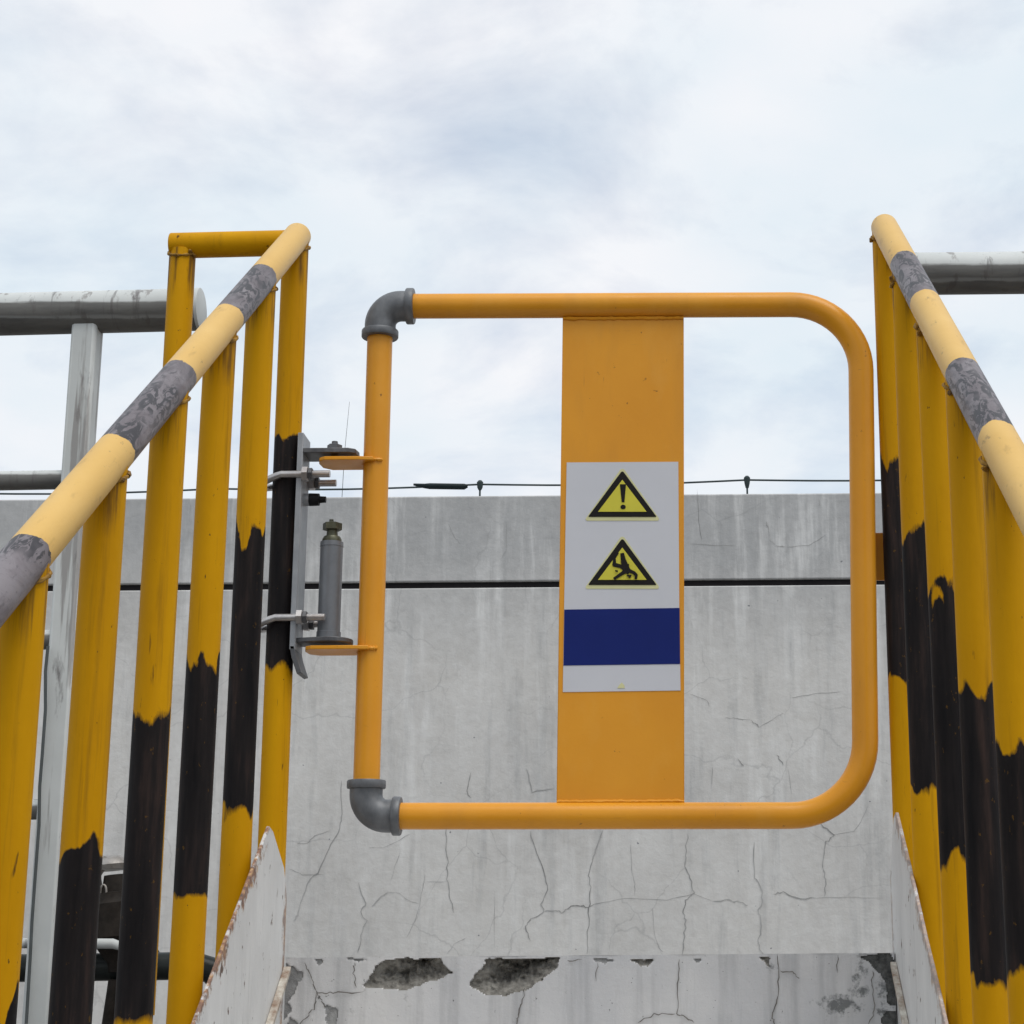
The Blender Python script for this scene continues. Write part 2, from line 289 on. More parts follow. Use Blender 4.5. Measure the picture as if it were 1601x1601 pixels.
MAT = dict(post=m_post(), orange=m_orange(), wall=m_wall(), land=m_landing(), stringer=m_stringer(2.795 * 0.688 - 0.20, 2.935), stringer2=m_stringer(2.885 * 0.688 - 0.220, 2.978, 0.6), tread=m_stringer(-3.0, 9.0), wpipe=m_white_pipe(), ground=m_ground(),
    spall=m_rough_conc('broken concrete', (0.10, 0.094, 0.084), (0.34, 0.325, 0.295)), bare=m_rough_conc('bare grey render', (0.22, 0.22, 0.22), (0.33, 0.33, 0.325)),
    moss=m_rough_conc('black algae', (0.035, 0.036, 0.035), (0.16, 0.16, 0.155)),
    joint=m_plain('bitumen joint', (0.017, 0.015, 0.016), 0.8), crack=m_plain('crack dirt', (0.35, 0.345, 0.335), 0.95, 0.45, 7), crackd=m_plain('deep crack dirt', (0.16, 0.15, 0.14), 0.95, 0.5, 20),
    elbow=m_galv('grey cast fitting', (0.095, 0.10, 0.108), (0.165, 0.17, 0.178), 0.48, 0.2), bracket=m_galv('grey coated steel', (0.24, 0.25, 0.265), (0.32, 0.33, 0.345), 0.45, 0.1),
    dark=m_galv('dark grey steel', (0.065, 0.065, 0.070), (0.12, 0.12, 0.125), 0.45, 0.3), cyl=m_galv('blue grey enamel', (0.125, 0.132, 0.145), (0.165, 0.172, 0.185), 0.38, 0.1), zinc=m_galv('zinc plated bolt', (0.40, 0.38, 0.38), (0.62, 0.59, 0.57), 0.32, 0.8),
    olive=m_galv('oily brass bolt', (0.035, 0.035, 0.020), (0.12, 0.12, 0.075), 0.45, 0.4), rubber=m_plain('black rubber', (0.012, 0.012, 0.013), 0.55),
    signw=m_plain('sign white film', (0.56, 0.565, 0.60), 0.42, 0.03, 8), signy=m_plain('sign yellow film', (0.58, 0.52, 0.06), 0.42, 0.05), signpale=m_plain('sign pale yellow margin', (0.60, 0.58, 0.32), 0.42, 0.05),
    signk=m_plain('sign black print', (0.013, 0.011, 0.010), 0.42), signb=m_plain('sign navy print', (0.008, 0.018, 0.135), 0.42, 0.08, 8),
    wire=m_plain('green grey wire', (0.045, 0.060, 0.062), 0.5), sleeve=m_plain('dark sleeve', (0.014, 0.022, 0.024), 0.5), dpipe=m_plain('dark painted pipe', (0.020, 0.023, 0.022), 0.30, 0.3),
    rustv=m_plain('grimy cast iron', (0.022, 0.018, 0.015), 0.6, 0.5, 40), scrap=m_galv('worn bare metal', (0.20, 0.18, 0.16), (0.42, 0.39, 0.36), 0.45, 0.5), cable=m_plain('dark cable', (0.09, 0.10, 0.10), 0.6),
    rustw=m_galv('rust stained white paint', (0.20, 0.12, 0.075), (0.64, 0.62, 0.55), 0.7, 0.0, 45),
    weld=m_galv('rusty weld', (0.10, 0.050, 0.010), (0.42, 0.22, 0.02), 0.8, 0.0, 120))

# ------------------------------------------------------------------ mesh helpers
class MB:
    def __init__(s): s.v = []; s.f = []; s.mi = []
    def add(s, vs_, fs, mi=0):
        o = len(s.v); s.v += [tuple(p) for p in vs_]; s.f += [tuple(i + o for i in f) for f in fs]; s.mi += [mi] * len(fs); return s
    def box(s, a, b, mi=0):
        (x0, y0, z0), (x1, y1, z1) = a, b
        return s.add([(x0, y0, z0), (x1, y0, z0), (x1, y1, z0), (x0, y1, z0), (x0, y0, z1), (x1, y0, z1), (x1, y1, z1), (x0, y1, z1)],
              [(0, 3, 2, 1), (4, 5, 6, 7), (0, 1, 5, 4), (1, 2, 6, 5), (2, 3, 7, 6), (3, 0, 4, 7)], mi)
    def tube(s, path, r, seg=20, cap=True, mi=0):
        P = [Vector(p) for p in path]; n = len(P); R = r if isinstance(r, (list, tuple)) else [r] * n
        T = [(P[min(i + 1, n - 1)] - P[max(i - 1, 0)]).normalized() for i in range(n)]
        for i in range(n):
            if T[i].length < 1e-6: T[i] = T[i - 1]
        ref = Vector((0, 0, 1)) if abs(T[0].z) < 0.9 else Vector((0, 1, 0))
        u = (ref - T[0] * ref.dot(T[0])).normalized(); vs_ = []
        for i in range(n):
            u = (u - T[i] * u.dot(T[i])).normalized(); q = T[i].cross(u)
            for k in range(seg):
                a = 2 * math.pi * k / seg; vs_.append(P[i] + (u * math.cos(a) + q * math.sin(a)) * R[i])
        fs = [(i * seg + k, i * seg + (k + 1) % seg, (i + 1) * seg + (k + 1) % seg, (i + 1) * seg + k) for i in range(n - 1) for k in range(seg)]
        if cap: fs += [tuple(range(seg))[::-1], tuple((n - 1) * seg + k for k in range(seg))]
        return s.add(vs_, fs, mi)
    def lathe(s, base, axis, prof, seg=24, mi=0):          # prof: (distance along axis, radius); repeated distances give steps
        b = Vector(base); ax = Vector(axis).normalized()
        ref = Vector((0, 0, 1)) if abs(ax.z) < 0.9 else Vector((0, 1, 0)); u = (ref - ax * ref.dot(ax)).normalized(); q = ax.cross(u); vs_ = []
        for d, r in prof:
            for k in range(seg):
                a = 2 * math.pi * (k + 0.5) / seg; vs_.append(b + ax * d + (u * math.cos(a) + q * math.sin(a)) * r)
        n = len(prof)
        fs = [(i * seg + k, i * seg + (k + 1) % seg, (i + 1) * seg + (k + 1) % seg, (i + 1) * seg + k) for i in range(n - 1) for k in range(seg)]
        fs += [tuple(range(seg))[::-1], tuple((n - 1) * seg + k for k in range(seg))]
        return s.add(vs_, fs, mi)
    def prism(s, poly, off, mi=0):                          # poly: 3-D points, extruded by vector off
        n = len(poly); o = Vector(off); P = [Vector(p) for p in poly]
        return s.add(P + [p + o for p in P], [tuple(range(n)), tuple(range(n, 2 * n))[::-1]] + [(i, i + n, (i + 1) % n + n, (i + 1) % n) for i in range(n)], mi)
    def build(s, name, mats, parent=None, bevel=0.0, smooth=True, origin=None):
        o3 = Vector(origin) if origin is not None else (Vector(parent['_o']) if parent is not None and '_o' in parent else Vector((0, 0, 0)))
        me = bpy.data.meshes.new(name); me.from_pydata([tuple(Vector(p) - o3) for p in s.v], [], s.f)
        mats = mats if isinstance(mats, (list, tuple)) else [mats]
        for m in mats: me.materials.append(MAT[m] if isinstance(m, str) else m)
        if len(mats) > 1: me.polygons.foreach_set('material_index', s.mi)
        bm = bmesh.new(); bm.from_mesh(me); bmesh.ops.recalc_face_normals(bm, faces=bm.faces); bm.to_mesh(me); bm.free()
        if smooth:
            me.polygons.foreach_set('use_smooth', [True] * len(me.polygons)); me.set_sharp_from_angle(angle=math.radians(38))
        ob = bpy.data.objects.new(name, me); sc.collection.objects.link(ob)
        po = Vector(parent['_o']) if parent is not None and '_o' in parent else Vector((0, 0, 0))
        ob.location = o3 - po; ob.parent = parent
        if parent is not None: ob['_o'] = tuple(o3)
        if bevel:
            b = ob.modifiers.new('bevel', 'BEVEL'); b.width = bevel; b.segments = 2; b.limit_method = 'ANGLE'; b.angle_limit = math.radians(40)
        return ob
def tag(o, label=None, cat=None, group=None, kind=None):
    for k, v in (('label', label), ('category', cat), ('group', group), ('kind', kind)):
        if v: o[k] = v
    return o
def thing(name, loc, label, cat, group=None):
    e = bpy.data.objects.new(name, None); sc.collection.objects.link(e); e.location = loc; e['_o'] = tuple(loc); e.empty_display_size = 0.1
    return tag(e, label, cat, group)
def arc(c, a, b, r, t0, t1, n=12):
    c, a, b = Vector(c), Vector(a), Vector(b)
    return [c + (a * math.cos(t0 + (t1 - t0) * i / n) + b * math.sin(t0 + (t1 - t0) * i / n)) * r for i in range(n + 1)]

GZ = -1.65
# ------------------------------------------------------------------ ground
tag(MB().add([(-400, -300, GZ), (400, -300, GZ), (400, 900, GZ), (-400, 900, GZ)], [(0, 1, 2, 3)]).build('ground', 'ground'), kind='structure')

# ------------------------------------------------------------------ rear wall
WY = 6.5
wall = thing('concrete_wall', (-0.5, WY, GZ), 'long weathered grey plastered concrete wall with a dark joint, behind the gate', 'wall')
MB().box((-9, WY, GZ - 0.2), (9, WY + 0.3, 1.304)).build('wall_body', 'wall', wall, bevel=0.004)
MB().box((-9, WY, 1.326), (9, WY + 0.3, 1.644)).build('coping_course', 'wall', wall, bevel=0.006)
MB().box((-9, WY + 0.012, 1.3045), (9, WY + 0.29, 1.3255)).build('joint_filler', 'joint', wall)
def ribbon(mb, pts, wid, Y, sub=4, mi=0):
    P = [at(x, y, Y) for x, y in pts]; Q = []
    for a, b in zip(P[:-1], P[1:]):
        for i in range(sub): Q.append(a.lerp(b, i / sub))
    Q.append(P[-1]); n = len(Q); vs_ = []
    for i, p in enumerate(Q):
        jit = 0.0 if i in (0, n - 1) else wid * 1.1
        p = p + Vector((random.uniform(-jit, jit), 0, random.uniform(-jit, jit)))
        t = (Q[min(i + 1, n - 1)] - Q[max(i - 1, 0)]).normalized(); nn = Vector((-t.z, 0, t.x))
        h = wid * random.uniform(0.25, 0.62) * (0.25 if i in (0, n - 1) else 1)
        vs_ += [p + nn * h, p - nn * h]
    mb.add(vs_, [(2 * i, 2 * i + 1, 2 * i + 3, 2 * i + 2) for i in range(n - 1)], mi)
A = lambda *p: [(420 + x / 3.2, 1180 + y / 3.2) for x, y in p]
B = lambda *p: [(900 + x / 3.079, 1180 + y / 3.079) for x, y in p]
C6 = lambda *p: [(1040 + x / 4, 740 + y / 4) for x, y in p]
C5 = lambda *p: [(580 + x / 4, 740 + y / 4) for x, y in p]
main = [A((365, 130), (368, 300), (360, 360), (300, 470), (245, 590), (195, 635), (175, 700), (150, 790), (125, 830)),
    A((450, 640), (485, 745), (460, 780), (490, 830), (465, 900), (445, 990)), A((515, 760), (560, 710), (600, 690)),
    A((890, 360), (885, 480), (895, 540), (890, 620), (905, 700), (925, 790)),
    A((1310, 380), (1330, 460), (1380, 600), (1395, 680), (1365, 750), (1380, 785), (1310, 820), (1285, 860), (1310, 930)),
    A((1380, 785), (1440, 775), (1470, 790), (1500, 765), (1545, 750), (1600, 765)), A((1010, 90), (995, 180), (1010, 215)), A((1290, 70), (1315, 185), (1430, 170)),
    B((130, 365), (100, 440), (85, 490), (65, 580), (70, 640), (65, 740), (60, 850), (55, 960)),
    B((540, 380), (530, 460), (525, 540), (550, 590), (570, 665), (530, 700), (520, 760), (530, 810), (520, 900), (515, 960)),
    B((860, 420), (860, 590), (895, 640), (900, 700), (880, 750), (895, 800), (890, 860), (875, 905), (905, 970)),
    B((1180, 330), (1245, 385), (1205, 420), (1190, 500), (1195, 560), (1205, 610), (1200, 680)),
    B((660, 705), (740, 700), (790, 710), (830, 725)), B((950, 670), (1000, 660), (1060, 690), (1160, 690)), B((780, 20), (810, 55)), B((965, 0), (1000, 50)),
    C6((690, 450), (750, 460)), C6((630, 300), (642, 340)), C6((960, 160), (972, 200)), C6((540, 1545), (585, 1590))]
faint = [A((600, 690), (650, 690), (700, 730), (750, 745)), A((780, 600), (775, 650), (755, 745), (735, 830), (690, 915)), A((500, 465), (580, 465), (650, 430), (710, 395)),
    A((140, 445), (190, 445), (230, 405), (310, 380)), A((1130, 680), (1130, 960)), A((890, 1000), (930, 945), (990, 915)), 
    A((660, 480), (630, 560), (610, 640)), A((790, 635), (890, 635)), A((100, 570), (170, 600), (280, 600)),
    B((265, 430), (270, 550), (285, 620), (285, 680)), B((1245, 385), (1340, 370), (1375, 320), (1410, 240)), B((0, 725), (60, 735), (100, 715), (240, 690), (440, 700), (570, 670), (660, 705)),
    B((1160, 690), (1300, 685), (1480, 690)), B((370, 740), (375, 840), (400, 930), (420, 950)), B((1020, 60), (1040, 190)), B((660, 60), (655, 150)),
    C6((640, 310), (660, 420), (690, 450)), C6((750, 460), (900, 450), (1010, 380)), C6((370, 1530), (430, 1530), (540, 1545)), C6((585, 1590), (700, 1520), (740, 1500)),
    C6((780, 1405), (930, 1380), (1100, 1365)), C6((200, 100), (210, 300), (230, 420)), C6((160, 440), (300, 450), (440, 450)), C6((160, 1380), (260, 1420), (280, 1460)),
    C5((480, 310), (520, 400), (560, 440)), C5((850, 300), (845, 480), (810, 540))]
cm = MB()
for p in main: ribbon(cm, p, 0.0031, WY - 0.0016)
for p in faint: ribbon(cm, p, 0.0014, WY - 0.0012)
tag(cm.build('hairline_cracks', 'crack', wall, smooth=False), kind='stuff')

# conductor wire along the wall top
RY = WY + 0.06
wire = thing('conductor_wire', (-0.67, RY, 1.634), 'thin dark wire held on small clips along the top of the wall', 'wire')
clipx = [-4.56, -3.59, -2.62, -1.645, -0.678, 0.301, 1.28, 2.25, 3.2]
zw = lambda x: 1.708 + 0.009 * x
pts = []
for a, b in zip(clipx[:-1], clipx[1:]):
    for i in range(8):
        t = i / 8; x = a + (b - a) * t; pts.append((x, RY, zw(x) - 0.010 * math.sin(math.pi * t)))
MB().tube(pts, 0.0036, 8).build('wire_strand', 'wire', wire)
sa, sb = at(655, 759, RY), at(731, 760, RY)
MB().tube([sa + Vector((-0.02, 0, 0.004)), sa + Vector((0.02, 0, -0.002)), sa + Vector((0.04, 0, -0.003)), sb + Vector((-0.012, 0, -0.002)), sb], [0.004, 0.009, 0.0115, 0.0115, 0.006], 12).build('splice_sleeve', 'sleeve', wire)
for x in clipx[1:-1]:
    MB().lathe((x, RY, 1.634), (0, 0, 1), [(-0.01, 0.0035), (0.045, 0.0035), (0.047, 0.006), (zw(x) - 1.634 - 0.012, 0.010), (zw(x) - 1.634 + 0.008, 0.012), (zw(x) - 1.634 + 0.015, 0.006)], 10).build('wire_clip', 'wire', wire)
rod = MB().tube([(-1.20, WY + 0.15, 1.62), (-1.195, WY + 0.15, 1.85), (-1.183, WY + 0.15, 2.05)], [0.0012, 0.001, 0.0006], 6).build('lightning_rod', 'cable', origin=(-1.2, WY + 0.15, 1.634))
tag(rod, 'hair-thin upright rod on the wall top beside the gate hinge', 'rod')

# ------------------------------------------------------------------ landing
LY, LX0, LX1, LZ = 2.95, -0.594, 0.350, 0.009
land = thing('concrete_landing', (-0.12, 3.2, GZ), 'chipped white painted concrete landing at the head of the stair', 'landing')
px = lambda pts: [(at(x, y, LY).x, at(x, y, LY).z) for x, y in pts]
chips = [px(A((475, 1160), (520, 1095), (555, 1040), (640, 1020), (740, 1022), (850, 1020), (885, 1060), (915, 1090), (870, 1115), (760, 1150), (690, 1172), (560, 1170))),
    px(A((1000, 1135), (1050, 1095), (1080, 1045), (1080, 1022), (1180, 1022), (1300, 1022), (1380, 1018), (1460, 1018), (1440, 1070), (1380, 1110), (1300, 1175), (1180, 1200), (1080, 1195), (1010, 1160))),
    px(B((262, 985), (378, 985), (350, 1015), (315, 1018))), px(B((885, 973), (930, 975), (936, 1024), (915, 1005)))]
bare = [px(B((80, 984), (190, 984), (150, 1003), (110, 1000))), px(B((570, 985), (612, 985), (590, 1003))), px(A((230, 1028), (275, 1028), (262, 1055), (245, 1050))), px(A((370, 1022), (500, 1020), (450, 1032))), px(A((40, 1030), (175, 1090), (135, 1170), (100, 1240), (105, 1290), (60, 1345), (30, 1345))), px(A((280, 1250), (335, 1270), (345, 1310), (340, 1352), (295, 1352), (290, 1300))), px(A((105, 1310), (140, 1330), (150, 1360), (90, 1360)))]
moss = [px(B((1370, 968), (1520, 955), (1545, 1000), (1575, 1210), (1510, 1205), (1490, 1090), (1440, 1030))), px(B((1490, 1235), (1580, 1240), (1580, 1320), (1465, 1320)))]
def inside(p, poly):
    x, z = p; r = False; j = len(poly) - 1
    for i in range(len(poly)):
        a, b = poly[i], poly[j]
        if (a[1] > z) != (b[1] > z) and x < (b[0] - a[0]) * (z - a[1]) / (b[1] - a[1]) + a[0]: r = not r
        j = i
    return r
def edist(p, poly, skip_top):
    best = 9; v = Vector(p)
    for i in range(len(poly)):
        a, b = Vector(poly[i]), Vector(poly[(i + 1) % len(poly)])
        if skip_top and abs(a.y - b.y) < 0.004 and min(a.y, b.y) > LZ - 0.014: continue
        t = max(0, min(1, (v - a).dot(b - a) / max(1e-9, (b - a).length_squared))); best = min(best, (a + (b - a) * t - v).length)
    return best
bb = [(min(p[0] for p in q) - .01, max(p[0] for p in q) + .01, min(p[1] for p in q) - .01, max(p[1] for p in q) + .01) for q in chips + bare + moss]
nx, nz_ = 472, 86; z1 = -0.165
gv, gf, gm = [], [], []
def which(x, z):
    jx = 0.004 * mnoise.noise((x * 90, 0, z * 90)) + 0.002 * mnoise.noise((x * 300, 5, z * 300)); jz = 0.003 * mnoise.noise((x * 90, 9, z * 90))
    for k, q in enumerate(chips + bare + moss):
        b = bb[k]
        if b[0] < x < b[1] and b[2] < z < b[3] and inside((x + jx, z + jz), q): return k
    return -1
for iz in range(nz_ + 1):
    for ix in range(nx + 1):
        x = LX0 + (LX1 - LX0) * ix / nx; z = LZ + (z1 - LZ) * iz / nz_
        k = which(x, z) if 0 < iz else -1
        y = LY + 0.0015 * mnoise.noise((x * 14, 0, z * 14))
        if 0 <= k < len(chips):
            d = edist((x, z), chips[k], True)
            y += (min(0.040, 0.005 + d * 1.1) if k < 2 else min(0.008, 0.002 + d)) * (0.8 + 0.5 * mnoise.noise((x * 60, 3, z * 60)) + 0.35 * mnoise.noise((x * 170, 3, z * 170)))
        elif k >= 0: y += 0.002
        gv.append((x, y, z)); gm.append(k)
for iz in range(nz_):
    for ix in range(nx):
        a = iz * (nx + 1) + ix; gf.append((a, a + 1, a + nx + 2, a + nx + 1))
mb = MB(); mb.v = gv; mb.f = gf
def fm(f):
    ks = [gm[i] for i in f]; c = sum(0 <= k < len(chips) for k in ks); b = sum(len(chips) <= k < len(chips) + len(bare) for k in ks); mo = sum(k >= len(chips) + len(bare) for k in ks)
    return 1 if c >= 2 else 2 if b >= 2 else 3 if mo >= 2 else 0
mb.mi = [fm(f) for f in gf]
mb.build('front_face', ['land', 'spall', 'bare', 'moss'], land)
B_ = LY + 0.55
MB().add([(LX0, LY, LZ), (LX1, LY, LZ), (LX1, B_, LZ), (LX0, B_, LZ), (LX0, LY, GZ), (LX1, LY, GZ), (LX1, B_, GZ), (LX0, B_, GZ), (LX0, LY, z1), (LX1, LY, z1)],
    [(0, 1, 2, 3), (1, 9, 5, 6, 2), (0, 3, 7, 4, 8), (3, 2, 6, 7), (8, 4, 5, 9)]).build('body', 'land', land, smooth=False)
cm = MB()
for p in [A((430, 1040), (425, 1090), (440, 1165)), A((180, 1040), (210, 1110), (240, 1180), (265, 1230), (285, 1260)), A((240, 1190), (320, 1192), (480, 1185)), A((1283, 1165), (1270, 1240), (1250, 1300), (1235, 1352)),
          A((240, 1190), (225, 1270), (190, 1310), (150, 1352)), B((500, 985), (495, 1100), (488, 1245), (520, 1262), (570, 1290)), B((970, 960), (980, 1040), (968, 1180), (945, 1265), (960, 1300)), B((1430, 1040), (1425, 1110), (1440, 1230), (1410, 1300)),
          B((1262, 965), (1260, 1050)), B((985, 1040), (1050, 1045), (1075, 1080)), B((105, 1000), (100, 1090)), B((300, 1290), (380, 1250), (480, 1248)), B((30, 985), (-40, 990))]: ribbon(cm, p, 0.0017, LY - 0.0022, 5)
tag(cm.build('riser_cracks', 'crackd', land, smooth=False), kind='stuff')

# ------------------------------------------------------------------ staircase
SL = 0.688; XL, XR = -0.630, 0.381
stair = thing('staircase', (-0.12, 0.9, GZ), 'steep steel stair with peeling white side plates leading up to the gate', 'staircase')
def stringer(x, th, tip, end_y, mat):
    ty, tz = tip; low = 0.62; d = 0.30
    top = lambda y: tz - (ty - y) * SL
    poly = [(ty, tz), (ty + 0.028, tz - 0.006), (end_y - 0.03, tz - 0.055), (end_y, tz - 0.10), (end_y, top(end_y) - d - 0.1), (low + 0.15, GZ), (low - 0.15, GZ), (low - 0.15, top(low - 0.15))]
    q = []                                                   # slightly wavy sheared upper edge
    for i in range(26):
        y = low - 0.15 + (ty - low + 0.15) * i / 26
        q.append((y, top(y) + random.uniform(-0.0025, 0.0025)))
    return MB().prism([(x, y, z) for y, z in poly[:-1] + q], (th, 0, 0)).build('stringer', mat, stair, bevel=0.0012)
stringer(-0.600, 0.005, (2.795, 0.200), 2.944, 'stringer')
stringer(0.352, 0.005, (2.885, 0.220), 2.985, 'stringer2')
for i in range(8):
    z = LZ - 0.17 * (i + 1); y = LY - 0.247 * i
    MB().box((-0.594, y - 0.262, z - 0.035), (0.351, y - 0.004, z)).build('tread', 'tread', stair, bevel=0.004)
for xa, xb in ((-0.5945, -0.583), (0.342, 0.3515)):          # angle bars under the tread ends
    MB().prism([(xa, 2.938, -0.004), (xa, 2.938, -0.013), (xa, 1.0, -0.013 - 1.938 * SL), (xa, 1.0, -0.004 - 1.938 * SL)], (xb - xa, 0, 0)).build('angle_bar', 'rustw', stair, bevel=0.001)

# ------------------------------------------------------------------ stair railings
ys = [2.97 - 0.238 * i for i in range(9)]
zr = lambda y: 1.211 - (2.972 - y) * SL
RR, PR = 0.0228, 0.0222
post_len = 1.27
pm = MB(); pm.tube([(0, 0, 0.0), (0, 0, -0.25), (0, 0, -0.6), (0, 0, -0.95), (0, 0, -post_len)], PR, 28)
post_mesh = None
def add_post(par, x, y, ztop, b0, b1):
    global post_mesh
    if post_mesh is None:
        o = pm.build('baluster', 'post', par, origin=(0, 0, 0)); post_mesh = o.data
    else:
        o = bpy.data.objects.new('baluster', post_mesh); sc.collection.objects.link(o); o.parent = par
    po = Vector(par['_o']); o.location = Vector((x, y, ztop)) - po
    o.rotation_euler = (random.uniform(-.003, .003), random.uniform(-.003, .003), random.uniform(0, 6.28))
    o['band_top'] = b0 - ztop; o['band_bottom'] = b1 - ztop
    return o
def weld_bead(par, x, y, z):
    mb = MB(); P = []
    for i in range(25):
        a = 2 * math.pi * i / 24; h = 0.004 + SL * math.sin(a) * PR * 0.9
        P.append((x + math.cos(a) * (PR + 0.0012), y + math.sin(a) * (PR + 0.0012), z - RR * 0.98 + h))
    mb.tube(P, [random.uniform(0.0012, 0.0034) for _ in P], 7, cap=False)
    for _ in range(3):
        a = random.uniform(math.pi, 2 * math.pi); c = Vector((x + math.cos(a) * (PR + .002), y + math.sin(a) * (PR + .002), z - RR - random.uniform(0.0, 0.012)))
        mb.tube([c, c + Vector((random.uniform(-.006, .006), -0.006, random.uniform(-.004, .006)))], [0.0038, 0.0016], 6)
    mb.build('weld_bead', 'weld', par)
def railing(x, label, bands, ybounds, y_top, z_off):
    par = thing('stair_railing', (x, ys[-1], zr(ys[-1]) - post_len), label, 'railing', 'railings of the stair')
    for i, y in enumerate(ys):
        b0, b1 = bands[i] if i < len(bands) else (zr(y) - 0.36, zr(y) - 0.72)
        add_post(par, x, y, zr(y) + z_off - 0.004, b0, b1)
        weld_bead(par, x, y, zr(y) + z_off)
    y_end = 0.72; length = (y_top - y_end) * math.sqrt(1 + SL * SL); d = Vector((0, -1, -SL)).normalized()
    bounds = [(y_top - b) * math.sqrt(1 + SL * SL) for b in ybounds]
    mb = MB()
    prof = [(0.0, RR * 0.80), (0.0025, RR * 0.93), (0.007, RR)] + [(length * i / 30, RR) for i in range(1, 30)] + [(length - .006, RR), (length, RR * .7)]
    mb.lathe((0, 0, 0), (0, 0, 1), prof, 32)
    o = mb.build('handrail', m_rail(bounds, length), par, origin=(0, 0, 0))
    o.location = Vector((x, y_top, zr(y_top) + z_off)) - Vector(par['_o'])
    o.rotation_euler = d.to_track_quat('Z', 'Y').to_euler()
    return par
lb = [(0.847, 0.462), (0.639, 0.219), (0.414, 0.096), (0.297, -0.059), (0.125, -0.24), (-0.046, -0.36)]
rb = [(0.801, 0.439), (0.626, 0.234), (0.490, 0.126), (0.316, -0.024), (0.225, -0.014), (0.06, -0.3)]
railL = railing(XL, 'yellow and black striped tube railing left of the gate, carrying the hinge', lb, [2.741, 2.535, 2.290, 2.044, 1.786, 1.54, 1.29, 1.04, .85], 2.990, 0.0)
railR = railing(XR, 'yellow and black striped tube railing right of the gate, beside its free end', rb, [2.748, 2.543, 2.257, 2.038, 1.78, 1.53, 1.28, 1.03, .85], 2.982, 0.010)
# short return of the left railing: a level tube and a drop post
zt = at(355, 382, 2.985).z
MB().tube([(XL + 0.004, 2.985, zt + 0.002), (-0.74, 2.985, zt), (-0.848, 2.985, zt - 0.002)], PR, 28).build('return_tube', MAT['post'], railL, origin=(XL, 2.985, zt + 0.6), bevel=0.002)
railL.children[-1]['band_top'] = -9.0; railL.children[-1]['band_bottom'] = -10.0
add_post(railL, -0.827, 2.985, zt - 0.012, -5, -6)
weld_bead(railL, -0.827, 2.985, zt + 0.004)

# ------------------------------------------------------------------ safety gate
GY = 2.97
G = lambda x, y, d=0.0: at(x, y, GY + d)
gate = thing('safety_gate', (-0.48, GY, 0.20), 'orange tube safety gate with warning panel across the top of the stair', 'gate')
TR = 0.0212
TL, BL = G(594, 479), G(574, 1276); TRc, BRc = G(1345, 476), G(1354, 1275); TL.x = BL.x = -0.4805
R_ = 0.118
ux = (TRc - TL).normalized(); vz = (BRc - TRc).normalized(); bx = (BL - BRc).normalized()
path = [TL + ux * 0.035]
for i in range(1, 9): path.append(TL.lerp(TRc - ux * R_, i / 9) if i / 9 * (TRc - TL).length > .05 else TL + ux * (.035 + .002 * i))
path += arc(TRc - ux * R_ + vz * R_, ux, -vz, R_, math.pi / 2, 0, 14)
a0 = TRc + vz * R_; a1 = BRc - vz * R_
path += [a0.lerp(a1, i / 8) for i in range(1, 8)]
path += arc(BRc - vz * R_ + bx * R_, -bx, vz, R_, 0, math.pi / 2, 14)
path += [(BRc + bx * R_).lerp(BL - bx * 0.035, i / 8) for i in range(1, 9)]
MB().tube(path, TR, 32).build('bent_frame_tube', 'orange', gate)
MB().tube([TL + Vector((0, 0, -.035)), TL.lerp(BL, .5), BL + Vector((0, 0, .035))], TR, 32).build('hinge_tube', 'orange', gate)
def elbow(c, dx, dz):
    r = 0.034; mb = MB(); cc = c + dx * r + dz * r
    p = [c + dx * 0.050, c + dx * 0.042] + arc(cc, -dz, -dx, r, 0, math.pi / 2, 12) + [c + dz * 0.042, c + dz * 0.050]
    mb.tube(p, 0.0262, 28)
    for d in (dx, dz): mb.lathe(c + d * 0.043, d, [(0, 0.0262), (0.0005, 0.0300), (0.002, 0.0310), (0.012, 0.0310), (0.0135, 0.0300), (0.0137, 0.0216)], 28)
    mb.build('elbow', 'elbow', gate)
elbow(TL, ux, Vector((0, 0, -1))); elbow(BL, -bx, Vector((0, 0, 1)))
p = [G(880, 486), G(1069, 485), G(1070, 1268), G(870, 1269)]
MB().prism([q + Vector((0, -0.0025, 0)) for q in p], (0, 0.005, 0)).build('infill_panel', 'orange', gate, bevel=0.0012)
for (xa, ya, xb, yb) in ((880, 499, 1069, 498), (871, 1254, 1070, 1253)):
    a, b = G(xa, ya), G(xb, yb)
    MB().tube([a.lerp(b, i / 40) + Vector((0, -0.0035, random.uniform(-.0006, .0006))) for i in range(41)], [random.uniform(0.0022, 0.0036) for i in range(41)], 8).build('panel_weld', 'orange', gate)
for yy0, xe in ((715, 586), (1011, 578)):
    c = G(xe, yy0, -0.034); t0 = TL.lerp(BL, (TL.z - c.z) / (TL.z - BL.z)); Q = [t0 + Vector((math.cos(a) * (TR + .001), math.sin(a) * (TR + .001), 0)) for a in [math.pi * (0.95 + 0.75 * i / 20) for i in range(21)]]
    MB().tube([q + Vector((0, 0, c.z - q.z + random.uniform(-.0006, .0006))) for q in Q], [random.uniform(0.002, 0.0042) for q in Q], 8).build('lug_weld', 'orange', gate)
# stop plate that lands behind the right-hand post
a, b = G(1352, 833, .024), G(1352, 907, .024)
MB().prism([a, b, b + Vector((0.068, 0, 0)), a + Vector((0.068, 0, 0))], (0, 0.006, 0)).build('stop_plate', 'orange', gate, bevel=0.001)
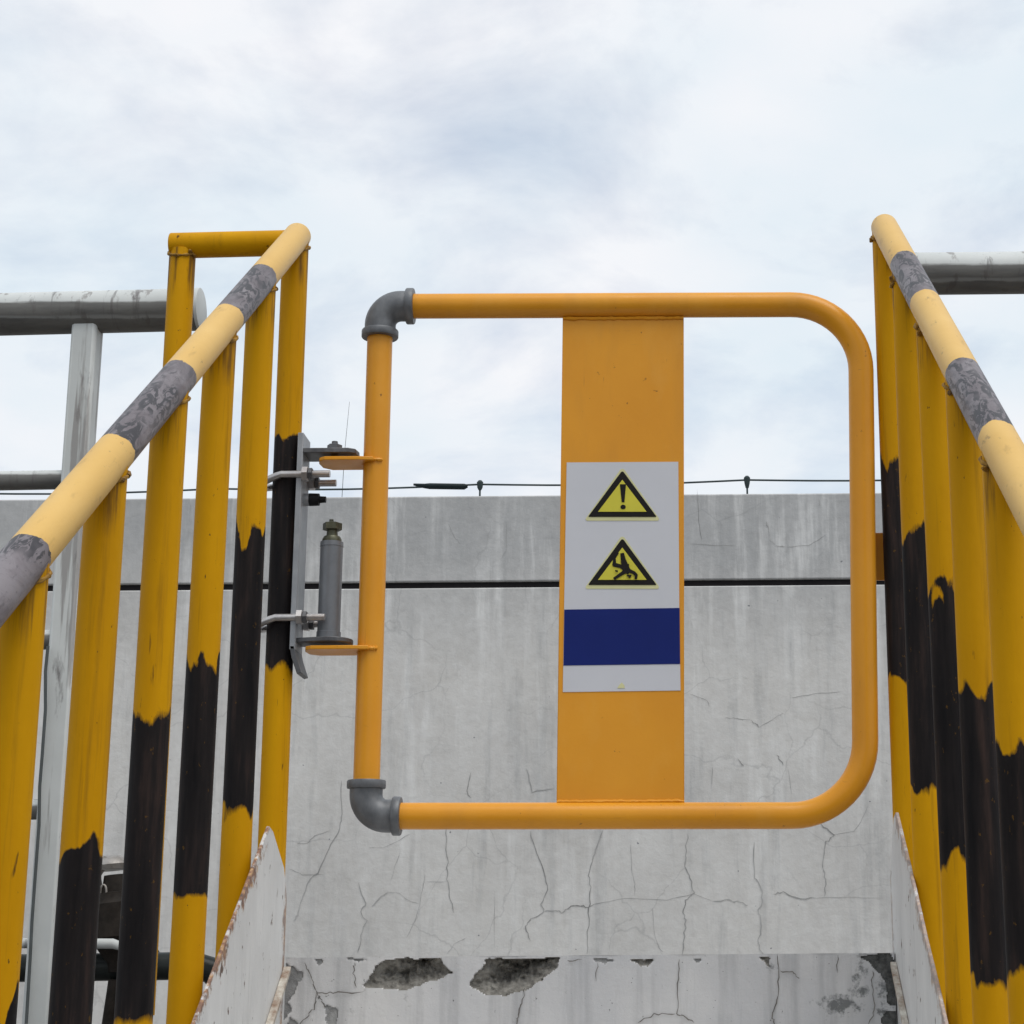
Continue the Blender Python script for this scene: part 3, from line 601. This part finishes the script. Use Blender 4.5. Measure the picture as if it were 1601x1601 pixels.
# hinge lugs
for yy0, x0, xe in ((716, 496, 588), (1012, 474, 580)):
    c = G(x0, yy0, -0.034); ze = c.z; xr = G(xe, yy0).x
    poly = [(xr, GY - 0.030), (xr - 0.02, GY - 0.034), (c.x + 0.012, GY - 0.034), (c.x + 0.002, GY - 0.026), (c.x - 0.002, GY - 0.006), (c.x, GY + 0.020), (c.x + 0.014, GY + 0.034), (xr - 0.02, GY + 0.034), (xr, GY + 0.03)]
    MB().prism([(x, y, ze - 0.003) for x, y in poly], (0, 0, 0.006)).build('hinge_lug', 'orange', gate, bevel=0.001)
# warning sign on the panel
SY = -0.0032
S = lambda x, y, k=0: at(x, y, GY + SY - 0.0007 * k)
def flat(poly, k, name, mat, par, th=0.0006):
    return MB().prism([S(x, y, k) for x, y in poly], (0, th, 0)).build(name, mat, par, smooth=False)
sign = flat([(886, 723), (1060.5, 722), (1062, 950), (1064, 1079.5), (880, 1082), (882, 953)], 0.2, 'warning_sign', 'signw', gate)
sign['label'] = 'white warning sign with two yellow triangles and a navy band'
flat([(882.3, 953), (1062.5, 950.5), (1063.4, 1038), (881, 1040.5)], 1, 'navy_band', 'signb', sign)
flat([(968, 1071), (972, 1067), (976, 1071), (977, 1076), (965, 1076)], 1, 'orange_mark', 'signpale', sign)
for (cx, y0, y1) in ((973, 737, 808), (973, 843, 914.5)):
    flat([(cx, y0 - 4), (cx + 3, y0 - 3), (cx + 57.5, y1 + 3), (cx + 56, y1 + 6), (cx - 56, y1 + 6), (cx - 57.5, y1 + 3), (cx - 3, y0 - 3)], 1, 'triangle_margin', 'signpale', sign)
    flat([(cx - 2, y0 + 1), (cx, y0), (cx + 2, y0 + 1), (cx + 53, y1 - 1), (cx + 52, y1), (cx - 52, y1), (cx - 53, y1 - 1)], 2, 'triangle_border', 'signk', sign)
    flat([(cx, y0 + 13), (cx + 38, y1 - 8), (cx - 38, y1 - 8)], 3, 'triangle_field', 'signy', sign)
flat([(969.2, 757), (978.8, 757), (976.3, 785), (972, 785)], 4, 'exclamation_stroke', 'signk', sign)
flat([(974.2 + 4.2 * math.cos(t * math.pi / 6), 792.5 + 3.6 * math.sin(t * math.pi / 6)) for t in range(12)], 4, 'exclamation_dot', 'signk', sign)
K8 = lambda *p: [(850 + x / 3.64, 680 + y / 3.64) for x, y in p]
fig = MB()
def stroke(pts, wds):
    for (p, q, w0, w1) in zip(pts[:-1], pts[1:], wds[:-1], wds[1:]):
        w0 *= 1.3; w1 *= 1.3; t = Vector((q[0] - p[0], q[1] - p[1])).normalized(); n = Vector((-t.y, t.x))
        poly = [(p[0] + n.x * w0 - t.x * w0 * .4, p[1] + n.y * w0 - t.y * w0 * .4), (q[0] + n.x * w1 + t.x * w1 * .4, q[1] + n.y * w1 + t.y * w1 * .4), (q[0] - n.x * w1 + t.x * w1 * .4, q[1] - n.y * w1 + t.y * w1 * .4), (p[0] - n.x * w0 - t.x * w0 * .4, p[1] - n.y * w0 - t.y * w0 * .4)]
        stroke.k += 0.12
        fig.prism([S(x, y, 4 + stroke.k) for x, y in K8(*poly)], (0, 0.0006, 0))
stroke.k = 0
stroke([(424, 672), (403, 700), (402, 738), (440, 748), (468, 760)], [3, 5, 9, 8, 14])
stroke([(447, 676), (455, 720), (470, 765), (485, 778)], [8, 12, 17, 12])
stroke([(470, 772), (435, 795), (402, 818)], [9, 7, 6]); stroke([(478, 768), (515, 785), (527, 798), (524, 818)], [8, 7, 7, 5])
stroke([(482, 735), (478, 760)], [3, 6]); stroke([(473, 800), (495, 803)], [2, 6]); stroke([(488, 800), (487, 814)], [7, 2]); stroke([(408, 772), (420, 776)], [3, 4])
fig.build('slipping_figure', 'signk', sign, smooth=False)

# ------------------------------------------------------------------ hinge unit clamped to the left post
hinge = thing('gate_hinge', (XL + PR, GY, 0.45), 'grey spring hinge U-bolted to the black part of the left post', 'hinge')
PXm = XL + PR + 0.0012
zt0, zt1 = at(464, 684, GY).z, at(455, 1020, GY).z
pl = [(PXm, GY - 0.030, zt0), (PXm, GY + 0.030, zt0), (PXm, GY + 0.030, zt1), (PXm, GY - 0.030, zt1)]
MB().prism(pl, (0.0095, 0, 0)).build('mounting_plate', 'bracket', hinge, bevel=0.0012)
MB().prism([(PXm + 0.0004, GY - 0.03, zt1 + .006), (PXm + 0.008, GY - 0.03, zt1 + .006), (PXm + 0.012, GY - 0.03, zt1 - 0.012), (PXm + 0.021, GY - 0.03, zt1 - 0.038), (PXm + 0.014, GY - 0.03, zt1 - 0.040), (PXm + 0.004, GY - 0.03, zt1 - 0.013)], (0, 0.06, 0)).build('bent_tail', 'dark', hinge, bevel=0.001)
hx = PXm + 0.0095
def hexnut(mb, c, ax, r, h): mb.lathe(c, ax, [(0, r * .9), (0.0006, r), (h - .0006, r), (h, r * .9)], 6)
for yy in (741, 965):
    zc = at(500, yy, GY - 0.03).z; r = 0.0300; tr = 0.0060
    P = [(hx + 0.046, GY - r, zc)] + [Vector((XL - 0.001, GY, zc)) + Vector((-math.sin(t) * r * 1.28, -math.cos(t) * r, -0.013 * math.sin(t))) for t in [math.pi * i / 16 for i in range(17)]] + [(hx + 0.046, GY + r, zc)]
    u = MB().tube(P, tr, 12).build('u_bolt', 'zinc', hinge)
    for s in (-1, 1):
        nb = MB(); hexnut(nb, (hx + 0.0003, GY + s * r, zc), (1, 0, 0), 0.0125, 0.010); nb.build('nut', 'zinc', u)
        nb = MB(); hexnut(nb, (hx + 0.0106, GY + s * r, zc), (1, 0, 0), 0.0105, 0.007); nb.build('nut', 'dark', u)
# upper pivot plate and bolt
zu = at(530, 707, GY - .03).z; xe = at(562, 707, GY).x
MB().prism([(hx - .0005, GY - 0.03, zu), (xe - 0.014, GY - 0.03, zu), (xe - 0.003, GY - 0.022, zu), (xe, GY, zu), (xe - 0.003, GY + 0.022, zu), (xe - 0.014, GY + 0.03, zu), (hx - .0005, GY + 0.03, zu)], (0, 0, 0.008)).build('pivot_plate', 'dark', hinge, bevel=0.001)
cx = at(523, 707, GY).x
bt = MB(); bt.lathe((cx, GY, zu - 0.010), (0, 0, 1), [(0, 0.006), (0.018, 0.006), (0.0182, 0.0145), (0.0205, 0.0145), (0.0207, 0.009)], 20); hexnut(bt, (cx, GY, zu + 0.0108), (0, 0, 1), 0.0125, 0.010)
bt.lathe((cx, GY, zu + .0208), (0, 0, 1), [(0, 0.0055), (0.006, 0.0050)], 12); bt.build('pivot_bolt', 'elbow', hinge)
# lower pivot plate, spring cylinder, cap bolt
zl = at(510, 1003, GY - .03).z; xe2 = at(552, 1003, GY).x
MB().prism([(hx - .0005, GY - 0.022, zl)] + [(xe2 - 0.036 + 0.036 * math.sin(t), GY - 0.036 * math.cos(t), zl) for t in [math.pi * i / 14 for i in range(15)]] + [(hx - .0005, GY + 0.022, zl)], (0, 0, 0.008)).build('pivot_plate', 'dark', hinge, bevel=0.0015)
cx0 = at(514, 985, GY).x; zc1 = at(520, 848, GY - .018).z
mb = MB(); mb.lathe((cx0, GY, zl + 0.0082), (0, 0, 1), [(0, 0.0198), (0.012, 0.0198), (0.0125, 0.0185), (zc1 - zl - 0.012, 0.0185), (zc1 - zl - 0.0118, 0.0192), (zc1 - zl - 0.004, 0.0188)], 32); mb.build('spring_cylinder', 'cyl', hinge)
bt = MB(); zb = zc1 + 0.0045
bt.lathe((cx0, GY, zb), (0, 0, 1), [(0, 0.0155), (0.004, 0.0160), (0.009, 0.0135), (0.010, 0.0095), (0.019, 0.0088), (0.020, 0.012)], 20)
hexnut(bt, (cx0, GY, zb + 0.020), (0, 0, 1), 0.0160, 0.012); bt.lathe((cx0 - .002, GY, zb + .0322), (0, 0, 1), [(0, 0.004), (0.006, 0.0036)], 10); bt.build('tension_bolt', 'olive', hinge)
# rubber stop on the plate
zs_ = at(490, 778, GY - .02).z
mb = MB(); mb.lathe((hx, GY - 0.006, zs_), (1, 0, 0), [(0, 0.0105), (0.009, 0.0105), (0.0092, 0.0065)], 18); mb.build('stop_collar', 'bracket', hinge)
mb = MB(); mb.lathe((hx + 0.0094, GY - 0.006, zs_), (1, 0, 0), [(0, 0.0108), (0.016, 0.0102), (0.0162, 0.0058), (0.027, 0.0052)], 18); mb.build('stop_buffer', 'rubber', hinge)

# ------------------------------------------------------------------ white railings behind
WR = 3.4
wl = thing('white_railing', (-1.118, WR, GZ), 'weathered white pipe railing with several cross pipes, behind the left yellow railing', 'railing', 'white pipe railings')
top = MB().lathe((-0.905, WR, 1.238), (-1, 0, -0.018), [(0, 0.0415)] + [(0.3 * i, 0.0415) for i in range(1, 12)], 32).build('top_pipe', 'wpipe', wl, origin=(-0.905, WR, 1.238)); top['mildew_shade'] = 1.0
MB().lathe((-0.8985, WR, 1.2381), (-1, 0, -0.018), [(0, 0.0405), (0.0008, 0.0420), (0.006, 0.0425), (0.0066, 0.0415)], 32).build('end_cap', 'wpipe', wl)
for xp in (-1.118, -2.75):
    MB().box((xp - 0.0245, WR - 0.026, GZ), (xp + 0.0245, WR + 0.026, 1.222 + .018 * (xp + 1))).build('post', 'wpipe', wl, bevel=0.007)
for z in (0.898, 0.590, 0.277):
    MB().tube([(-1.12, WR, z), (-2.0, WR, z - 0.01), (-4.0, WR, z - 0.03)], 0.0185, 20).build('cross_pipe', 'wpipe', wl, origin=(-1.12, WR, z + 0.004))['mildew_shade'] = 1.0
wr = thing('white_railing', (1.25, WR, GZ), 'weathered white pipe railing showing only its top pipe, behind the right yellow railing', 'railing', 'white pipe railings')
MB().lathe((0.462, WR, 1.300), (1, 0, 0.002), [(0, 0.036), (0.001, 0.0415)] + [(0.3 * i, 0.0415) for i in range(1, 10)], 32).build('top_pipe', 'wpipe', wr, origin=(0.462, WR, 1.300))['mildew_shade'] = 1.0
for xp in (1.25, 2.7):
    MB().tube([(xp, WR, 1.27), (xp, WR, 0), (xp, WR, GZ)], 0.03, 24).build('post', 'wpipe', wr)
for z in (0.90, 0.59, 0.277): MB().tube([(1.25, WR, z), (3.2, WR, z)], 0.0185, 20).build('cross_pipe', 'wpipe', wr)
# cable tied to the white post
P = [at(x - 5, y, WR - 0.038) for x, y in ((80, 1010), (76, 1050), (76, 1110), (71, 1180), (67, 1230), (66, 1290), (60, 1370), (55, 1440), (52, 1500), (46, 1601))]
tag(MB().tube(P, 0.0030, 8).build('cable', 'cable', origin=P[-1]), 'thin dark cable running down beside the white post on the left', 'cable')

# ------------------------------------------------------------------ pipes and valve low on the left
PYd = 3.70
zp = at(180, 1511, PYd).z
tag(MB().tube([(-3.2, PYd, zp - .02), (-1.5, PYd, zp - .003), (-0.92, PYd, zp), (-0.885, PYd, zp - .01), (-0.865, PYd, zp - .04), (-0.86, PYd, zp - .2), (-0.86, PYd, GZ)], 0.0265, 24).build('dark_pipe', 'dpipe', origin=(-0.86, PYd, GZ)),
    'dark horizontal pipe behind the feet of the left balusters', 'pipe')
PYw = 3.62; zq = at(60, 1473, PYw).z
tag(MB().tube([(-3.2, PYw, zq + .01), (-1.7, PYw, zq + .004), (-1.06, PYw, zq - 0.004), (-1.035, PYw, zq - 0.012), (-1.022, PYw, zq - .06), (-1.02, PYw, GZ)], 0.0095, 16).build('thin_white_pipe', 'wpipe', origin=(-1.02, PYw, GZ)),
    'thin white pipe just above the dark horizontal pipe on the left', 'pipe')
VY = 3.70
vc = at(192, 1490, VY)
valve = thing('pipe_valve', tuple(vc), 'grimy dark iron valve on the dark pipe, half hidden by balusters', 'valve')
ax = Vector((-0.10, 0, 1)).normalized()
MB().lathe(vc + Vector((0.0, -0.01, -0.035)), ax, [(0, 0.024), (0.020, 0.026), (0.060, 0.050), (0.066, 0.056), (0.130, 0.056), (0.136, 0.050), (0.150, 0.048), (0.152, 0.030), (0.185, 0.024)], 20).build('body', 'rustv', valve)
MB().prism([vc + Vector((0.030, 0.0, 0.062)), vc + Vector((0.082, 0.0, -0.02)), vc + Vector((0.020, 0.0, -0.02))], (0, 0.012, 0)).build('gusset', 'rustv', valve)
for s in (-1, 1):
    MB().tube([vc + ax * 0.10 + Vector((s * 0.040, -0.02, 0)), vc + ax * 0.15 + Vector((s * 0.042, -0.02, 0)), vc + ax * 0.182 + Vector((s * 0.020, -0.01, 0))], [0.012, 0.011, 0.009], 10).build('yoke_arm', 'scrap', valve)
MB().lathe(vc + ax * 0.160 + Vector((-0.012, 0, 0)), ax, [(0, 0.034), (0.010, 0.038), (0.020, 0.030), (0.028, 0.014)], 9).build('stem_nut', 'scrap', valve)
for i in range(5):
    c = vc + Vector((-0.032 - 0.002 * i, -0.045, 0.115 - i * 0.022)); t = (i % 2) * math.pi / 2
    MB().tube([c + Vector((math.cos(t) * 0.006 * math.cos(a), math.sin(t) * 0.006 * math.cos(a), 0.014 * math.sin(a))) for a in [2 * math.pi * k / 12 for k in range(13)]], 0.0022, 6, cap=False).build('chain_link', 'scrap', valve)
MB().tube([vc + Vector((-0.006, -0.02, -0.05)), vc + Vector((-0.018, -0.02, -0.18)), (vc.x - 0.02, VY - 0.02, GZ)], 0.013, 12).build('drain_pipe', 'rustv', valve)

for o in bpy.data.objects:
    if '_o' in o: del o['_o']
sc.render.engine = 'CYCLES'
sc.render.resolution_x = sc.render.resolution_y = 1024
